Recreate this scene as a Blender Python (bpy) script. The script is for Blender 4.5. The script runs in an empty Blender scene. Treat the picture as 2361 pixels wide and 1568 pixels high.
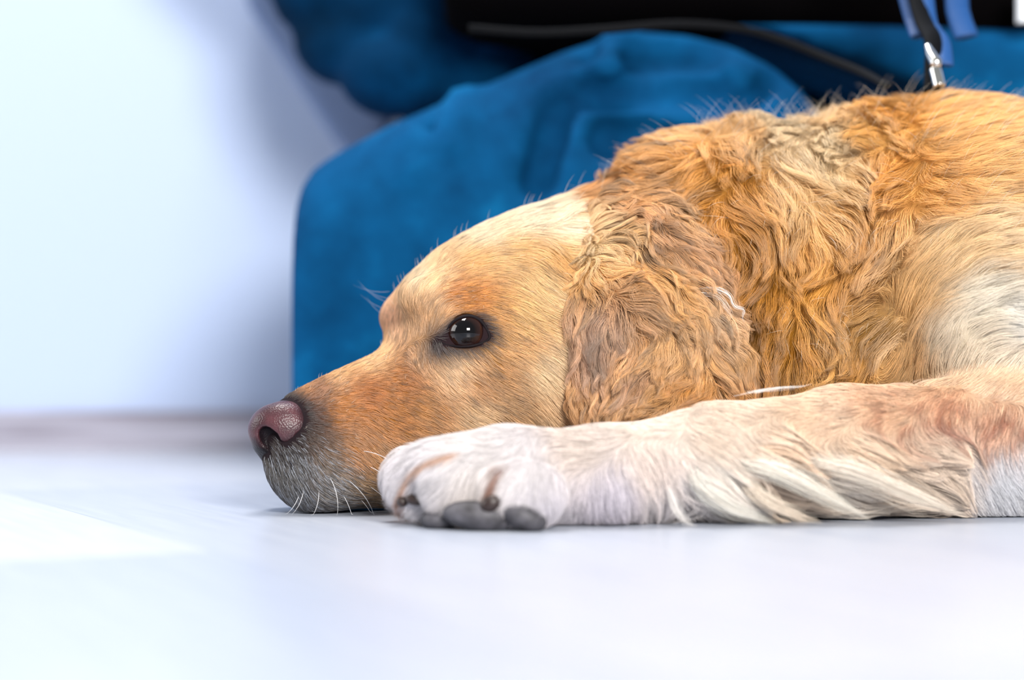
import bpy, math, random
import numpy as np
from mathutils import Vector

rng = np.random.default_rng(7)
random.seed(7)
SC = bpy.context.scene

# ------------------------------------------------------------------ camera
CAM_H, CAM_D, FPX = 0.104, 1.2, 4680.0
W_PX, H_PX = 2361.0, 1568.0
cam_data = bpy.data.cameras.new('camera')
cam = bpy.data.objects.new('camera', cam_data)
SC.collection.objects.link(cam)
cam.location = (0, -CAM_D, CAM_H)
cam.rotation_euler = (math.pi / 2, 0, 0)
cam_data.sensor_width = 36.0
cam_data.lens = FPX / W_PX * 36.0
cam_data.clip_start = 0.02
cam_data.dof.use_dof = True
cam_data.dof.focus_distance = CAM_D + 0.014
cam_data.dof.aperture_fstop = 2.4
SC.camera = cam

# ------------------------------------------------------------------ light
SC.view_settings.view_transform = 'Standard'
SC.view_settings.look = 'None'
SC.view_settings.gamma = 1.0
SC.view_settings.use_curve_mapping = False
SC.view_settings.exposure = 0.0

world = bpy.data.worlds.new('world')
SC.world = world
world.use_nodes = True
wn = world.node_tree.nodes
wn['Background'].inputs[0].default_value = (0.93, 0.96, 1.0, 1)
wn['Background'].inputs[1].default_value = 0.34


def area_light(name, loc, target, size, size_y, power, col):
    l = bpy.data.lights.new(name, 'AREA')
    l.shape = 'RECTANGLE'
    l.size, l.size_y = size, size_y
    l.energy = power
    l.color = col
    o = bpy.data.objects.new(name, l)
    SC.collection.objects.link(o)
    o.location = loc
    d = Vector(target) - Vector(loc)
    o.rotation_euler = d.to_track_quat('-Z', 'Y').to_euler()
    return o


area_light('ceiling_lamp', (-0.25, 0.30, 1.7), (0.15, 0.10, 0.1), 0.7, 0.4, 25, (1.0, 0.97, 0.94))
area_light('soft_area_light', (0.60, -1.75, 0.95), (0.18, 0.05, 0.1), 0.7, 0.55, 64, (1.0, 0.97, 0.93))  # added front fill, brightens the camera-facing side; no window is known there
area_light('soft_area_light', (-2.2, 0.05, 1.0), (0.0, 0.2, 0.1), 1.0, 1.2, 24, (1.0, 0.98, 0.95))  # window off to the left

SC.cycles.max_bounces = 5
SC.cycles.diffuse_bounces = 3
SC.cycles.glossy_bounces = 2
SC.cycles.transmission_bounces = 2
SC.cycles.transparent_max_bounces = 4
SC.cycles.caustics_reflective = False
SC.cycles.caustics_refractive = False
SC.cycles.use_adaptive_sampling = True
SC.cycles.adaptive_threshold = 0.015
SC.cycles.use_denoising = True
SC.cycles_curves.shape = 'RIBBONS'
SC.cycles_curves.subdivisions = 2


# ------------------------------------------------------------------ helpers
def lin(c):
    c = np.asarray(c, float) / 255.0
    return np.where(c <= 0.04045, c / 12.92, ((c + 0.055) / 1.055) ** 2.4)


def P(px, py, Y=0.0):
    """the point at depth Y that the photograph shows at px, py"""
    d = CAM_D + Y
    return np.array([(px - W_PX / 2) * d / FPX, Y, CAM_H + (H_PX / 2 - py) * d / FPX])


def link(o, parent=None):
    SC.collection.objects.link(o)
    if parent is not None:
        o.parent = parent
    return o


def tag(o, label=None, cat=None, group=None, kind=None):
    for k, v in (('label', label), ('category', cat), ('group', group), ('kind', kind)):
        if v:
            o[k] = v
    return o


def new_mat(name):
    m = bpy.data.materials.new(name)
    m.use_nodes = True
    nt = m.node_tree
    return m, nt, nt.nodes['Principled BSDF']


def simple_mat(name, col, rough=0.5, metal=0.0, spec=0.5):
    m, nt, b = new_mat(name)
    b.inputs['Base Color'].default_value = (*lin(col), 1)
    b.inputs['Roughness'].default_value = rough
    b.inputs['Metallic'].default_value = metal
    b.inputs['Specular IOR Level'].default_value = spec
    return m


def mesh_obj(name, V, F, mat, parent=None, smooth=True):
    me = bpy.data.meshes.new(name)
    V = np.asarray(V, np.float32)
    F = np.asarray(F, np.int32)
    n, k = F.shape
    me.vertices.add(len(V))
    me.vertices.foreach_set('co', V.ravel())
    me.loops.add(n * k)
    me.loops.foreach_set('vertex_index', F.ravel())
    me.polygons.add(n)
    me.polygons.foreach_set('loop_start', np.arange(0, n * k, k, dtype=np.int32))
    me.polygons.foreach_set('loop_total', np.full(n, k, np.int32))
    me.polygons.foreach_set('use_smooth', np.full(n, smooth))
    me.update(calc_edges=True)
    me.validate()
    me.materials.append(mat)
    return link(bpy.data.objects.new(name, me), parent)


def box_obj(name, lo, hi, mat, parent=None):
    x0, y0, z0 = lo
    x1, y1, z1 = hi
    V = [(x0, y0, z0), (x1, y0, z0), (x1, y1, z0), (x0, y1, z0), (x0, y0, z1), (x1, y0, z1), (x1, y1, z1), (x0, y1, z1)]
    F = [(0, 3, 2, 1), (4, 5, 6, 7), (0, 1, 5, 4), (1, 2, 6, 5), (2, 3, 7, 6), (3, 0, 4, 7)]
    return mesh_obj(name, V, F, mat, parent, smooth=False)


# ---- implicit surfaces
class Grid:
    def __init__(s, lo, hi, h):
        s.lo = np.array(lo, float)
        s.h = h
        s.n = np.ceil((np.array(hi) - s.lo) / h).astype(int) + 1
        ax = [s.lo[i] + h * np.arange(s.n[i]) for i in range(3)]
        s.X = ax[0][:, None, None]
        s.Y = ax[1][None, :, None]
        s.Z = ax[2][None, None, :]
        s.ax = ax

    def full(s, v=9.0):
        return np.full(tuple(s.n), v, np.float32)

    def sample(s, F, p):
        q = (p - s.lo) / s.h
        q = np.clip(q, 0, np.array(s.n) - 1.001)
        i = q.astype(np.int32)
        f = (q - i).astype(np.float32)
        sx, sy = s.n[1] * s.n[2], s.n[2]
        base = i[:, 0] * sx + i[:, 1] * sy + i[:, 2]
        G = F.ravel()
        fx, fy, fz = f[:, 0], f[:, 1], f[:, 2]
        c00 = G[base] * (1 - fx) + G[base + sx] * fx
        c01 = G[base + 1] * (1 - fx) + G[base + sx + 1] * fx
        c10 = G[base + sy] * (1 - fx) + G[base + sx + sy] * fx
        c11 = G[base + sy + 1] * (1 - fx) + G[base + sx + sy + 1] * fx
        c0 = c00 * (1 - fy) + c10 * fy
        c1 = c01 * (1 - fy) + c11 * fy
        return c0 * (1 - fz) + c1 * fz

    def grad(s, F, p, e=0.003):
        out = np.empty((len(p), 3), np.float32)
        for k in range(3):
            d = np.zeros(3)
            d[k] = e
            out[:, k] = s.sample(F, p + d) - s.sample(F, p - d)
        return out / (np.linalg.norm(out, axis=1, keepdims=True) + 1e-9)


def smin(a, b, k):
    h = np.maximum(k - np.abs(a - b), 0) / k
    return np.minimum(a, b) - h * h * k * 0.25


def smax(a, b, k):
    return -smin(-a, -b, k)


def d_ell(g, c, r, rot=None):
    x, y, z = g.X - c[0], g.Y - c[1], g.Z - c[2]
    if rot is not None:
        R = np.array(rot)
        x, y, z = (R[0, 0] * x + R[0, 1] * y + R[0, 2] * z, R[1, 0] * x + R[1, 1] * y + R[1, 2] * z,
                   R[2, 0] * x + R[2, 1] * y + R[2, 2] * z)
    k0 = np.sqrt((x / r[0]) ** 2 + (y / r[1]) ** 2 + (z / r[2]) ** 2)
    k1 = np.sqrt((x / r[0] ** 2) ** 2 + (y / r[1] ** 2) ** 2 + (z / r[2] ** 2) ** 2) + 1e-9
    return (k0 * (k0 - 1) / k1).astype(np.float32)


def d_cap(g, a, b, ra, rb):
    a, b = np.asarray(a), np.asarray(b)
    ab = b - a
    t = ((g.X - a[0]) * ab[0] + (g.Y - a[1]) * ab[1] + (g.Z - a[2]) * ab[2]) / (ab @ ab)
    t = np.clip(t, 0, 1)
    d = np.sqrt((g.X - a[0] - t * ab[0]) ** 2 + (g.Y - a[1] - t * ab[1]) ** 2 + (g.Z - a[2] - t * ab[2]) ** 2)
    return (d - (ra + (rb - ra) * t)).astype(np.float32)


def chain(g, pts, rad, k=0.01):
    d = None
    for i in range(len(pts) - 1):
        e = d_cap(g, pts[i], pts[i + 1], rad[i], rad[i + 1])
        d = e if d is None else smin(d, e, k)
    return d


def surface_nets(g, F):
    F = np.ascontiguousarray(F)
    nx, ny, nz = F.shape
    S = F < 0
    acc = np.zeros((nx - 1, ny - 1, nz - 1, 3), np.float32)
    cnt = np.zeros((nx - 1, ny - 1, nz - 1), np.float32)

    def sl(a, o):
        return a[o[0]:nx - 1 + o[0], o[1]:ny - 1 + o[1], o[2]:nz - 1 + o[2]]
    for ax in range(3):
        for u in (0, 1):
            for v in (0, 1):
                o0 = [0, 0, 0]
                o0[(ax + 1) % 3] = u
                o0[(ax + 2) % 3] = v
                o1 = list(o0)
                o1[ax] = 1
                m = sl(S, o0) != sl(S, o1)
                a, b = sl(F, o0)[m], sl(F, o1)[m]
                t = a / (a - b)
                p = np.zeros((len(t), 3), np.float32)
                p += np.array(o0, np.float32)
                p[:, ax] = t
                acc[m] += p
                cnt[m] += 1
    m = cnt > 0
    idx = np.full(m.shape, -1, np.int64)
    idx[m] = np.arange(m.sum())
    ijk = np.argwhere(m)
    V = (ijk + acc[m] / cnt[m][:, None]) * g.h + g.lo
    Q = []
    for ax in range(3):
        b, c = (ax + 1) % 3, (ax + 2) % 3
        o1 = [slice(None)] * 3
        o1[ax] = slice(1, None)
        o0 = [slice(None)] * 3
        o0[ax] = slice(0, -1)
        ch = S[tuple(o0)] != S[tuple(o1)]
        e = np.argwhere(ch)
        ok = (e[:, b] > 0) & (e[:, c] > 0) & (e[:, b] < F.shape[b] - 1) & (e[:, c] < F.shape[c] - 1)
        e = e[ok]
        inside = S[e[:, 0], e[:, 1], e[:, 2]]
        q = []
        for db, dc in ((0, 0), (-1, 0), (-1, -1), (0, -1)):
            f = e.copy()
            f[:, b] += db
            f[:, c] += dc
            q.append(idx[f[:, 0], f[:, 1], f[:, 2]])
        q = np.stack(q, 1)
        q[~inside] = q[~inside][:, ::-1]
        Q.append(q)
    Q = np.concatenate(Q)
    Q = Q[(Q >= 0).all(1)]
    return V, Q


def normal_up(V, Q):
    a, b, c, d = V[Q[:, 0]], V[Q[:, 1]], V[Q[:, 2]], V[Q[:, 3]]
    return np.cross(c - a, d - b)


CAMP = np.array([0, -CAM_D, CAM_H])


def hit(g, F, px, py, start=0.95):
    """first surface point of field F along the sight line of a photo pixel"""
    d = P(px, py, 0) - CAMP
    d /= np.linalg.norm(d)
    t = start + np.arange(0, 0.7, 0.0007)
    pts = CAMP + d * t[:, None]
    ok = ((pts > g.lo) & (pts < g.lo + g.h * (np.array(g.n) - 1))).all(1)
    v = np.where(ok, g.sample(F, pts), 9)
    k = np.argmax(v < 0)
    if v[k] >= 0:
        k = np.argmin(v)
    return pts[k]


# ------------------------------------------------------------------ room
def noise_node(nt, scale, detail=4, rough=0.6, coord='Object', mapping=None):
    tc = nt.nodes.new('ShaderNodeTexCoord')
    n = nt.nodes.new('ShaderNodeTexNoise')
    n.inputs['Scale'].default_value = scale
    n.inputs['Detail'].default_value = detail
    n.inputs['Roughness'].default_value = rough
    if mapping:
        mp = nt.nodes.new('ShaderNodeMapping')
        mp.inputs['Scale'].default_value = mapping
        nt.links.new(tc.outputs[coord], mp.inputs[0])
        nt.links.new(mp.outputs[0], n.inputs[0])
    else:
        nt.links.new(tc.outputs[coord], n.inputs[0])
    return n


def ramp_node(nt, src, stops):
    r = nt.nodes.new('ShaderNodeValToRGB')
    els = r.color_ramp.elements
    while len(els) < len(stops):
        els.new(0.5)
    for e, (p, c) in zip(els, stops):
        e.position = p
        e.color = (*lin(c), 1)
    nt.links.new(src, r.inputs[0])
    return r


def bump(nt, src, bsdf, strength=0.3, dist=0.002):
    b = nt.nodes.new('ShaderNodeBump')
    b.inputs['Strength'].default_value = strength
    b.inputs['Distance'].default_value = dist
    nt.links.new(src, b.inputs['Height'])
    nt.links.new(b.outputs[0], bsdf.inputs['Normal'])


WALL_Y = 0.72
m_floor, nt, b = new_mat('pale_laminate')
tc = nt.nodes.new('ShaderNodeTexCoord')
mp = nt.nodes.new('ShaderNodeMapping')
mp.inputs['Location'].default_value = (-0.110, 0.223, 0)
mp.inputs['Rotation'].default_value = (0, 0, math.radians(62.7))
nt.links.new(tc.outputs['Object'], mp.inputs[0])
br = nt.nodes.new('ShaderNodeTexBrick')
br.inputs['Scale'].default_value = 1.0
br.inputs['Brick Width'].default_value = 0.9
br.inputs['Row Height'].default_value = 0.32
br.inputs['Mortar Size'].default_value = 0.0007
br.inputs['Bias'].default_value = 0.0
br.inputs['Color1'].default_value = (*lin((172, 180, 196)), 1)
br.inputs['Color2'].default_value = (*lin((212, 213, 215)), 1)  # tones spread apart to stand in for bright and shaded floor patches
br.inputs['Mortar'].default_value = (*lin((160, 168, 184)), 1)
nt.links.new(mp.outputs[0], br.inputs[0])
n1 = nt.nodes.new('ShaderNodeTexNoise')
n1.inputs['Scale'].default_value = 9
n1.inputs['Detail'].default_value = 5
mp2 = nt.nodes.new('ShaderNodeMapping')
mp2.inputs['Scale'].default_value = (1, 14, 1)
nt.links.new(mp.outputs[0], mp2.inputs[0])
nt.links.new(mp2.outputs[0], n1.inputs[0])
r1 = ramp_node(nt, n1.outputs[0], [(0.3, (236, 238, 242)), (0.7, (255, 255, 255))])
mul = nt.nodes.new('ShaderNodeMix')
mul.data_type = 'RGBA'
mul.blend_type = 'MULTIPLY'
mul.inputs[0].default_value = 1.0
nt.links.new(br.outputs[0], mul.inputs[6])
nt.links.new(r1.outputs[0], mul.inputs[7])
nt.links.new(mul.outputs[2], b.inputs['Base Color'])
b.inputs['Roughness'].default_value = 0.33
n2 = noise_node(nt, 30, 3, 0.6, mapping=(1, 10, 1))
bump(nt, n2.outputs[0], b, 0.15, 0.0006)
floor = box_obj('floor', (-3.0, -1.9, -0.05), (3.0, WALL_Y + 0.1, 0.0), m_floor)
tag(floor, 'pale white laminate floor under the dog', 'floor', kind='structure')

m_wall, nt, b = new_mat('white_paint')
b.inputs['Base Color'].default_value = (*lin((184, 200, 230)), 1)
b.inputs['Roughness'].default_value = 0.7
wall = box_obj('wall_back', (-3.0, WALL_Y, 0.0), (3.0, WALL_Y + 0.1, 2.6), m_wall)
tag(wall, 'plain pale blue white wall behind the dog', 'wall', kind='structure')

m_base, nt, b = new_mat('baseboard_wood')
n1 = noise_node(nt, 2.5, 3, 0.6, mapping=(1, 1, 22))
r1 = ramp_node(nt, n1.outputs[0], [(0.35, (128, 122, 134)), (0.5, (170, 168, 182)), (0.7, (200, 198, 212))])
nt.links.new(r1.outputs[0], b.inputs['Base Color'])
b.inputs['Roughness'].default_value = 0.5
base = box_obj('baseboard_back', (-3.0, WALL_Y - 0.014, 0.0), (3.0, WALL_Y, 0.037), m_base)
tag(base, 'low grey wooden baseboard along the foot of the wall', 'baseboard', kind='structure')

# ------------------------------------------------------------------ dog: shape
YAW = math.radians(20)
BK = np.array([math.cos(YAW), math.sin(YAW), 0])       # from the nose backwards
LT = np.array([math.sin(YAW), -math.cos(YAW), 0])      # to the side that faces the camera
N0 = P(583, 985, 0.02)
N0[2] = 0


def HP(px, py, w=0.0):
    """point of the head's lengthwise plane, w beside its middle, seen at px, py"""
    d = P(px, py, 0) - CAMP
    o = N0 + w * LT
    t = ((o - CAMP) @ LT) / (d @ LT)
    return CAMP + d * t


HEAD = [  # px, top py, bottom py, half width mm
    (604, 962, 1050, 10), (620, 944, 1088, 16.5), (645, 925, 1135, 22), (690, 899, 1176, 28.5), (750, 869, 1186, 32),
    (820, 838, 1190, 34), (870, 816, 1191, 37), (900, 790, 1192, 40), (918, 735, 1192, 43), (940, 668, 1192, 46),
    (970, 622, 1192, 49), (1010, 580, 1192, 52), (1060, 548, 1190, 55), (1120, 517, 1188, 57), (1200, 484, 1184, 59),
    (1300, 458, 1180, 60), (1400, 445, 1170, 58), (1500, 470, 1150, 52), (1580, 540, 1100, 40)]
tab = []
for px, pt, pb, w in HEAD:
    a, c = HP(px, pt), HP(px, pb)
    tab.append(((a - N0) @ BK, a[2], max(c[2], 0.002), w / 1000))
tab = np.array(tab)
ss = np.linspace(tab[0, 0], tab[-1, 0], 400)


def smooth_tab(col):
    v = np.interp(ss, tab[:, 0], tab[:, col])
    k = np.hanning(17)
    k /= k.sum()
    vp = np.pad(v, 8, mode='reflect', reflect_type='odd')
    return np.convolve(vp, k, 'valid')


T_top, T_bot, T_w = smooth_tab(1), smooth_tab(2), smooth_tab(3)


def d_head(g):
    rx, ry = g.X - N0[0], g.Y - N0[1]
    s = rx * BK[0] + ry * BK[1] + 0 * g.Z
    w = rx * LT[0] + ry * LT[1] + 0 * g.Z
    zt, zb, W = np.interp(s, ss, T_top), np.interp(s, ss, T_bot), np.interp(s, ss, T_w)
    zc, H = (zt + zb) / 2, (zt - zb) / 2
    rel = (g.Z - zc) / H
    W = W * (1 - 0.10 * np.clip(rel, 0, 1))
    n = 2.5
    q = ((np.abs(w) / W) ** n + np.abs(rel) ** n) ** (1 / n)
    d = (q - 1) * np.minimum(W, H) * 0.85
    out = np.maximum(ss[0] - s, s - ss[-1])
    return np.where(out > 0, np.sqrt(np.maximum(d, 0) ** 2 + out ** 2), d).astype(np.float32)


g = Grid((-0.175, -0.135, -0.006), (0.80, 0.33, 0.315), 0.003)
F_head = d_head(g)
for sd in (1, -1):
    F_head = smin(F_head, d_ell(g, HP(1210, 830, 0.030 * sd), (0.045, 0.030, 0.045)), 0.02)
    F_head = smin(F_head, d_ell(g, HP(985, 690, 0.024 * sd), (0.017, 0.015, 0.013)), 0.012)
    F_head = smin(F_head, d_ell(g, HP(740, 1080, 0.018 * sd), (0.032, 0.015, 0.022)), 0.012)   # upper lips
    if sd < 0:
        F_head = smin(F_head, d_ell(g, HP(925, 735, -0.030), (0.013, 0.012, 0.014)), 0.008)
    F_head = smax(F_head, -d_cap(g, HP(900, 800, 0.047 * sd), HP(950, 770, 0.055 * sd), 0.012, 0.012), 0.012)

F_body = d_ell(g, P(1760, 740, 0.135), (0.088, 0.098, 0.121))
F_body = smin(F_body, d_cap(g, P(1400, 690, 0.12), P(1650, 640, 0.13), 0.060, 0.088), 0.03)
F_body = smin(F_body, d_ell(g, P(1590, 450, 0.12), (0.036, 0.05, 0.028)), 0.02)
F_body = smin(F_body, d_ell(g, P(2080, 640, 0.14), (0.13, 0.105, 0.110)), 0.03)
F_body = smin(F_body, d_ell(g, P(2330, 690, 0.060), (0.090, 0.072, 0.092)), 0.025)       # near shoulder
F_body = smin(F_body, d_cap(g, P(2300, 700, 0.15), np.array([0.60, 0.17, 0.125]), 0.125, 0.118), 0.04)
F_body = smin(F_body, d_ell(g, np.array([0.60, 0.10, 0.10]), (0.12, 0.08, 0.10)), 0.03)
F_body = smin(F_body, d_ell(g, P(1850, 850, 0.09), (0.075, 0.07, 0.045)), 0.03)
F_body = smin(F_body, d_ell(g, P(1620, 930, 0.10), (0.10, 0.06, 0.055)), 0.03)
F_body = smin(F_body, d_cap(g, (0.56, 0.05, 0.03), (0.44, 0.0, 0.024), 0.035, 0.024), 0.02)   # hind foot
F_body = smin(F_body, d_cap(g, P(1450, 1130, 0.17), P(1150, 1160, 0.16), 0.034, 0.026), 0.02)   # far foreleg

LEGP = [P(2480, 1010, 0.03), P(2300, 1010, 0.01), P(1950, 1020, -0.018), P(1650, 1055, -0.036), P(1400, 1098, -0.05),
        P(1200, 1100, -0.058)]
F_leg = chain(g, LEGP, [0.040, 0.036, 0.030, 0.028, 0.0255, 0.0255], 0.012)
F_leg = smin(F_leg, d_ell(g, P(1150, 1095, -0.060), (0.034, 0.026, 0.0245)), 0.012)
TOES = [  # px, py, Y, rx, ry, rz of the four toes, far to near
    (965, 1102, -0.036, 0.020, 0.0105, 0.018), (985, 1112, -0.058, 0.022, 0.0110, 0.020),
    (1075, 1120, -0.078, 0.024, 0.0115, 0.020), (1205, 1135, -0.088, 0.023, 0.0105, 0.018)]
for px, py, Y, rx, ry, rz in TOES:
    F_leg = smin(F_leg, d_ell(g, P(px, py, Y), (rx, ry, rz)), 0.0045)
F_leg = smin(F_leg, d_ell(g, P(1050, 1085, -0.060), (0.026, 0.022, 0.018)), 0.008)
# long fringe side of the foreleg rests on the floor
F_leg = smin(F_leg, chain(g, [P(2400, 1130, 0.01), P(1950, 1140, -0.015), P(1640, 1150, -0.032)], [0.018, 0.012, 0.006], 0.01), 0.02)

F_dog = smin(smin(F_head, F_body, 0.022), F_leg, 0.012)
F_dog = np.maximum(F_dog, 0.0015 - g.Z).astype(np.float32)

# ---- ear flap
EAR = [  # rows run from the attachment to the tip, each from the front edge to the back edge: px, py, Y
    [(1345, 610, .052), (1395, 470, .066), (1490, 432, .082), (1590, 440, .100)],
    [(1338, 690, .032), (1420, 600, .034), (1540, 540, .038), (1665, 590, .066)],
    [(1342, 800, .026), (1440, 740, .016), (1580, 700, .018), (1700, 720, .052)],
    [(1350, 900, .024), (1450, 870, .013), (1610, 830, .015), (1735, 820, .042)],
    [(1362, 975, .022), (1460, 960, .006), (1610, 925, .008), (1735, 880, .032)]]
E = np.array([[P(*q) for q in r] for r in EAR])


def cr(Q, t):
    """Catmull-Rom through the rows of Q at parameters t in 0..1"""
    n = len(Q) - 1
    Qp = np.concatenate([2 * Q[:1] - Q[1:2], Q, 2 * Q[-1:] - Q[-2:-1]])
    x = np.clip(t * n, 0, n - 1e-6)
    i = x.astype(int)
    f = (x - i).reshape(-1, *([1] * (Q.ndim - 1)))
    a, b_, c, d = Qp[i], Qp[i + 1], Qp[i + 2], Qp[i + 3]
    return 0.5 * (2 * b_ + (c - a) * f + (2 * a - 5 * b_ + 4 * c - d) * f ** 2 + (3 * b_ - a - 3 * c + d) * f ** 3)


tt = np.linspace(0, 1, 70)
rows = cr(E, tt)
patch = np.stack([cr(r, tt) for r in rows])
pp = patch.reshape(-1, 3)
ge = Grid(pp.min(0) - 0.014, pp.max(0) + 0.014, 0.003)
cells = np.stack(np.broadcast_arrays(ge.X, ge.Y, ge.Z), -1).reshape(-1, 3).astype(np.float32)
best = np.full(len(cells), 9.0, np.float32)
ppf = pp.astype(np.float32)
c2, p2 = (cells ** 2).sum(1), (ppf ** 2).sum(1)
for i in range(0, len(cells), 4000):
    dd = c2[i:i + 4000, None] + p2[None] - 2 * cells[i:i + 4000] @ ppf.T
    best[i:i + 4000] = np.sqrt(np.maximum(dd.min(1), 0))
F_ear = (best - 0.006).reshape(tuple(ge.n))

# ---- nose
gn = Grid(N0 + np.array([-0.012, -0.045, 0.022]), N0 + np.array([0.060, 0.055, 0.075]), 0.0011)
F_nose = d_ell(gn, HP(634, 990, 0), (0.0160, 0.0175, 0.0140))
for sd in (1, -1):
    F_nose = smin(F_nose, d_ell(gn, HP(650, 989, 0.0118 * sd), (0.0190, 0.0118, 0.0160)), 0.006)
F_nose = smin(F_nose, d_cap(gn, HP(628, 1030, 0), HP(640, 1078, 0), 0.0095, 0.0065), 0.008)
F_nose = smin(F_nose, d_ell(gn, HP(676, 955, 0), (0.014, 0.016, 0.009)), 0.006)


def nostril(points, r):
    global F_nose
    base = [hit(gn, F_nose0, x, y) for x, y in points]
    pts = [q - 0.0012 * LT for q in base]
    mir = [q - 2 * ((q - N0) @ LT) * LT for q in pts]
    for L in (pts, mir):
        F_nose = smax(F_nose, -chain(gn, L, r, 0.003), 0.002)


F_nose0 = F_nose.copy()
nostril([(613, 1002), (622, 1016), (634, 1030), (655, 1034), (676, 1024), (690, 1003)],
        [0.0048, 0.0058, 0.0044, 0.0030, 0.0024, 0.0016])

# ------------------------------------------------------------------ dog: coat fields
# each guide: px, py, direction (degrees, 0 = towards the tail, 90 = down), length mm, colour
G_HEAD = [
    (655, 922, -22, 3, (120, 90, 80)), (690, 930, -10, 3, (96, 72, 70)), (730, 975, 10, 4, (90, 68, 62)),
    (705, 950, 0, 4, (84, 62, 62)), (718, 985, 20, 4, (62, 50, 54)), (745, 890, -24, 4, (156, 112, 84)),
    (705, 1010, 30, 4, (54, 46, 50)), (685, 1040, 50, 5, (50, 48, 54)),
    (690, 900, -22, 4, (196, 146, 102)), (760, 862, -26, 5, (222, 180, 134)), (850, 822, -30, 5, (230, 190, 146)),
    (720, 955, 0, 4, (120, 92, 82)), (728, 1000, 22, 4, (112, 86, 70)), (800, 945, 14, 5, (192, 134, 78)),
    (850, 905, 6, 6, (184, 124, 74)), (930, 880, 10, 6, (186, 130, 80)), (900, 960, 22, 7, (190, 134, 78)),
    (1000, 950, 25, 8, (196, 146, 94)), (830, 1040, 30, 7, (182, 130, 80)), (900, 1065, 30, 8, (196, 150, 102)),
    (700, 1070, 55, 6, (52, 54, 62)), (660, 1100, 66, 7, (48, 52, 60)), (700, 1150, 68, 8, (92, 96, 104)),
    (780, 1125, 45, 8, (158, 150, 142)), (850, 1130, 35, 9, (190, 160, 126)), (900, 1170, 25, 9, (178, 144, 108)),
    (760, 1060, 40, 7, (134, 114, 98)), (985, 815, 70, 5, (204, 164, 128)), (962, 745, -82, 6, (210, 170, 130)),
    (925, 700, -76, 8, (232, 194, 152)), (888, 735, -100, 6, (220, 176, 146)), (1000, 650, -55, 8, (238, 204, 160)),
    (940, 640, -60, 8, (244, 220, 186)), (1040, 676, -20, 6, (196, 132, 66)), (1095, 690, 0, 6, (204, 142, 78)),
    (1000, 705, -60, 6, (206, 170, 134)), (1160, 720, 25, 8, (216, 166, 110)), (1100, 600, -10, 10, (234, 190, 136)),
    (1100, 540, -22, 10, (248, 230, 202)), (1200, 500, -12, 12, (248, 232, 206)), (1200, 580, 15, 12, (236, 194, 140)),
    (1250, 650, 35, 12, (238, 204, 156)), (1200, 720, 30, 11, (232, 194, 140)), (1200, 800, 30, 12, (218, 174, 124)),
    (1150, 850, 28, 11, (196, 150, 100)), (1100, 880, 25, 10, (200, 154, 108)), (1250, 850, 38, 14, (240, 212, 174)),
    (1280, 950, 50, 14, (240, 206, 168)), (1100, 960, 28, 10, (232, 198, 158)), (1050, 850, 40, 8, (236, 202, 166)),
    (1180, 930, 30, 12, (196, 156, 112)), (1290, 600, 40, 16, (228, 178, 114)), (1300, 500, -5, 19, (250, 234, 208)),
    (1350, 560, 12, 20, (246, 218, 170)), (1400, 460, 8, 22, (212, 164, 112)), (1335, 432, 15, 20, (206, 152, 98))]
G_BODY = [  # upper ruff tones lightened for the light that standing hairs catch
    (1480, 380, 130, 25, (206, 152, 98)), (1560, 320, 105, 28, (214, 162, 108)), (1700, 265, 82, 30, (240, 194, 142)),
    (1700, 400, 95, 28, (204, 148, 84)), (1600, 450, 100, 28, (194, 140, 82)), (1850, 300, 86, 28, (252, 226, 190)),
    (1950, 250, 80, 26, (244, 204, 156)), (2100, 250, 88, 26, (224, 166, 102)), (2050, 400, 95, 24, (216, 156, 92)),
    (1935, 320, 86, 24, (255, 230, 192)), (2040, 300, 86, 24, (232, 180, 118)), (1850, 450, 72, 30, (230, 190, 142)), (1880, 385, 78, 28, (250, 218, 174)),
    (1950, 520, 60, 30, (206, 156, 102)), (1800, 560, 112, 30, (208, 158, 104)), (1850, 650, 100, 34, (208, 152, 86)),
    (1750, 650, 100, 28, (176, 122, 58)), (1800, 800, 95, 30, (178, 126, 64)), (1900, 750, 84, 34, (208, 162, 108)),
    (1960, 650, 122, 28, (194, 144, 90)), (1950, 830, 100, 28, (188, 138, 80)), (1850, 860, 85, 34, (210, 164, 106)),
    (2000, 780, 130, 24, (150, 112, 66)), (1720, 720, 90, 18, (130, 90, 48)), (1700, 540, 95, 26, (190, 136, 76)),
    (2200, 290, 15, 22, (232, 182, 124)), (2330, 250, 10, 20, (230, 180, 122)), (2300, 400, 22, 20, (232, 184, 130)),
    (2350, 500, 28, 20, (236, 192, 140)), (2120, 440, 40, 22, (222, 168, 108)), (2250, 560, 4, 20, (244, 214, 176)),
    (2150, 600, -25, 24, (238, 204, 160)), (2060, 700, -50, 24, (218, 178, 128)), (2200, 700, -20, 20, (252, 242, 224)),
    (2300, 750, 5, 18, (254, 250, 242)), (2050, 840, -65, 22, (224, 184, 136)), (2150, 800, -50, 20, (252, 238, 216)),
    (2300, 850, -50, 18, (252, 236, 214)), (2700, 500, 20, 22, (232, 186, 130)), (3000, 900, 40, 25, (244, 214, 176))]
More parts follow.
